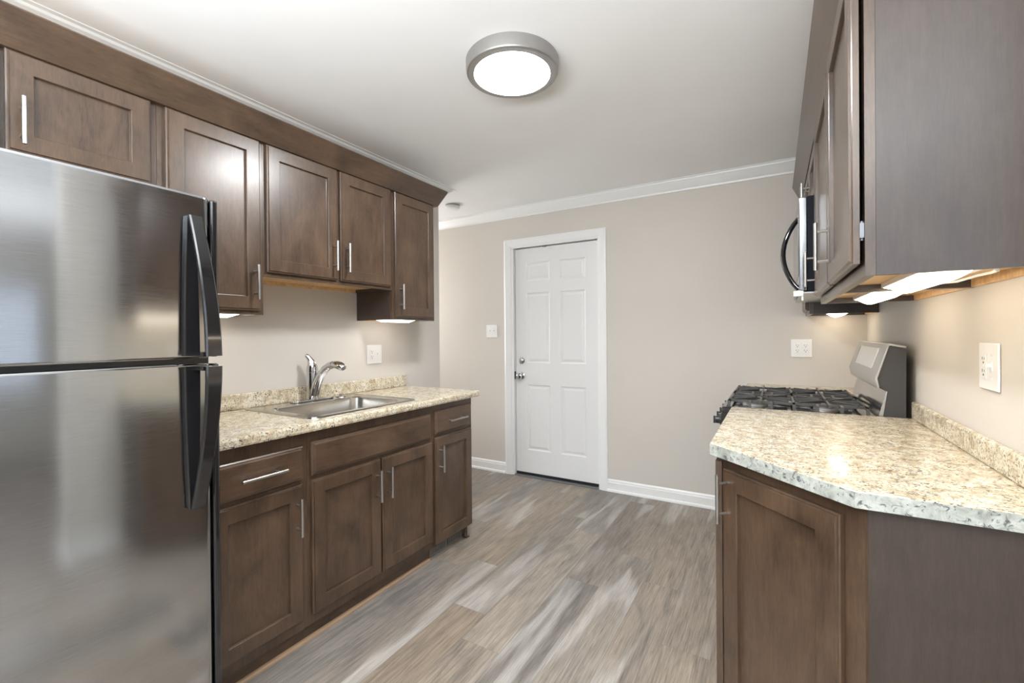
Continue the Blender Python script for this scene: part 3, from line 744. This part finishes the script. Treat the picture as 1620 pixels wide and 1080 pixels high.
t, o = strip_light('lit warm under-cabinet lamp nearest the camera with white cord', .275, .385, 1.285, 1.730, 1.4095)
obj('cord', cl(MB().tube([(.385, 1.30, 1.399), (.40, 1.32, 1.390), (.415, 1.40, 1.394), (.42, 1.50, 1.398), (.41, 1.60, 1.394), (.40, 1.70, 1.400), (.39, 1.74, 1.402)], .0035, 8), o), PLASTIC, t)
t, o = strip_light('lit warm under-cabinet lamp beside the microwave, second from the camera', .275, .385, 1.860, 2.300, 1.4095)
t, o = strip_light('small lit warm under-cabinet lamp in the back corner past the range', .275, .385, 3.190, 3.470, 1.3935)

def left_strip(label, y0, y1, zt):
    t = thing('under_cabinet_light', label, 'light', (XL + .16, (y0 + y1) / 2, zt), R90)
    w = (y1 - y0) / 2
    obj('housing', MB().box(-w, -.05, -.010, w, .05, 0), PLASTIC, t, .002)
    rings = []
    for k in range(9):
        xx = -w + .004 + (2 * w - .008) * k / 8; e = .3 if k in (0, 8) else 1
        rings.append([(xx, -.046 + .092 * q / 8, -.0102 - .018 * e * math.sin(math.pi * q / 8)) for q in range(9)])
    obj('diffuser', MB().ring(rings, True, True), STRIPL, t)
left_strip('white under-cabinet lamp below the tall cabinet at the doorway end', 1.950, 2.260, 1.3795)
left_strip('white under-cabinet lamp below the narrow cabinet beside the fridge', .80, 1.120, 1.3795)

# ------------------------------------------------------------------ electrical plates
def socket_parts(r, x, z, style='duplex'):
    """faces -y, centred at x,z"""
    if style == 'duplex':
        d = obj('receptacle', MB().box(x - .0165, -.0078, z - .033, x + .0165, -.0056, z + .033), PLASTIC, r, .0015)
        s = MB()
        for zz in (z + .0165, z - .0165):
            s.box(x - .0075, -.0083, zz + .000, x - .0052, -.0077, zz + .008).box(x + .0052, -.0083, zz + .001, x + .0072, -.0077, zz + .007)
            s.cyl((x, -.0083, zz - .007), (x, -.0077, zz - .007), .0027, 12)
        obj('slots', s, DARKSLOT, d)
    elif style == 'toggle':
        d = obj('toggle_switch', MB().box(x - .005, -.0070, z - .012, x + .005, -.0052, z + .012).prism([(0, 0), (0, 0), (0, 0)], 0, 0) if False else MB().box(x - .005, -.0070, z - .012, x + .005, -.0052, z + .012).box(x - .0035, -.017, z + .000, x + .0035, -.0068, z + .008), PLASTIC, r)
def plate(name, label, cat, loc, rot, w, h, devs):
    r = thing(name, label, cat, loc, rot)
    obj('cover_plate', MB().box(-w / 2, -.0055, -h / 2, w / 2, 0, h / 2), PLASTIC, r, .0025, 2)
    for x, sty in devs: socket_parts(r, x, 0, sty)
    for x, sty in devs:
        for zz in ((.0, ) if sty == 'duplex' else (.030, -.030)): obj('screw', MB().cyl((x, -.0090 if zz == 0 else -.0066, zz), (x, -.0052, zz), .0026, 10), PLASTIC, r)
    
    return r
plate('light_switch', 'double white switch plate on the back wall beside the door', 'switch', (-2.280, YB - .0005, 1.302), 0, .118, .118, ((-.023, 'toggle'), (.023, 'toggle')))
plate('outlet', 'white four-socket outlet plate on the back wall above the range', 'outlet', (.147, YB - .0005, 1.161), 0, .118, .118, ((-.023, 'duplex'), (.023, 'duplex')))
plate('outlet', 'white outlet and switch plate on the left wall above the sink counter', 'outlet', (XL + .0005, 2.070, 1.146), R90, .122, .122, ((-.023, 'duplex'), (.023, 'toggle')))
plate('outlet', 'white outlet and switch plate on the right wall above the backsplash', 'outlet', (XR - .0005, 1.660, 1.170), R270, .124, .124, ((-.023, 'duplex'), (.023, 'toggle')))

# ------------------------------------------------------------------ ceiling lamp, smoke detector
cl_ = thing('ceiling_light', 'round flush ceiling lamp with a grey rim and glowing disc', 'light', (-.94, 1.62, ZC))
obj('rim', MB().lathe([(.001, -.0005), (.190, -.0005), (.192, -.004), (.190, -.046), (.187, -.052), (.180, -.0555), (.158, -.0555), (.156, -.050), (.001, -.048)], seg=72), RIMNI, cl_)
obj('diffuser', MB().lathe([(.001, -.0482), (.1558, -.0502), (.1558, -.053), (.120, -.060), (.06, -.063), (.001, -.064)], seg=72), LAMP, cl_)
sd = thing('smoke_detector', 'small round white smoke detector on the hall ceiling', 'smoke detector', (-2.42, 3.115, ZC))
obj('base', MB().lathe([(.001, -.0005), (.062, -.0005), (.062, -.010), (.001, -.010)], seg=40), RIMNI, sd)
obj('cover', MB().lathe([(.060, -.0102), (.063, -.014), (.061, -.030), (.050, -.037), (.001, -.038)], seg=40), PLASTIC, sd)
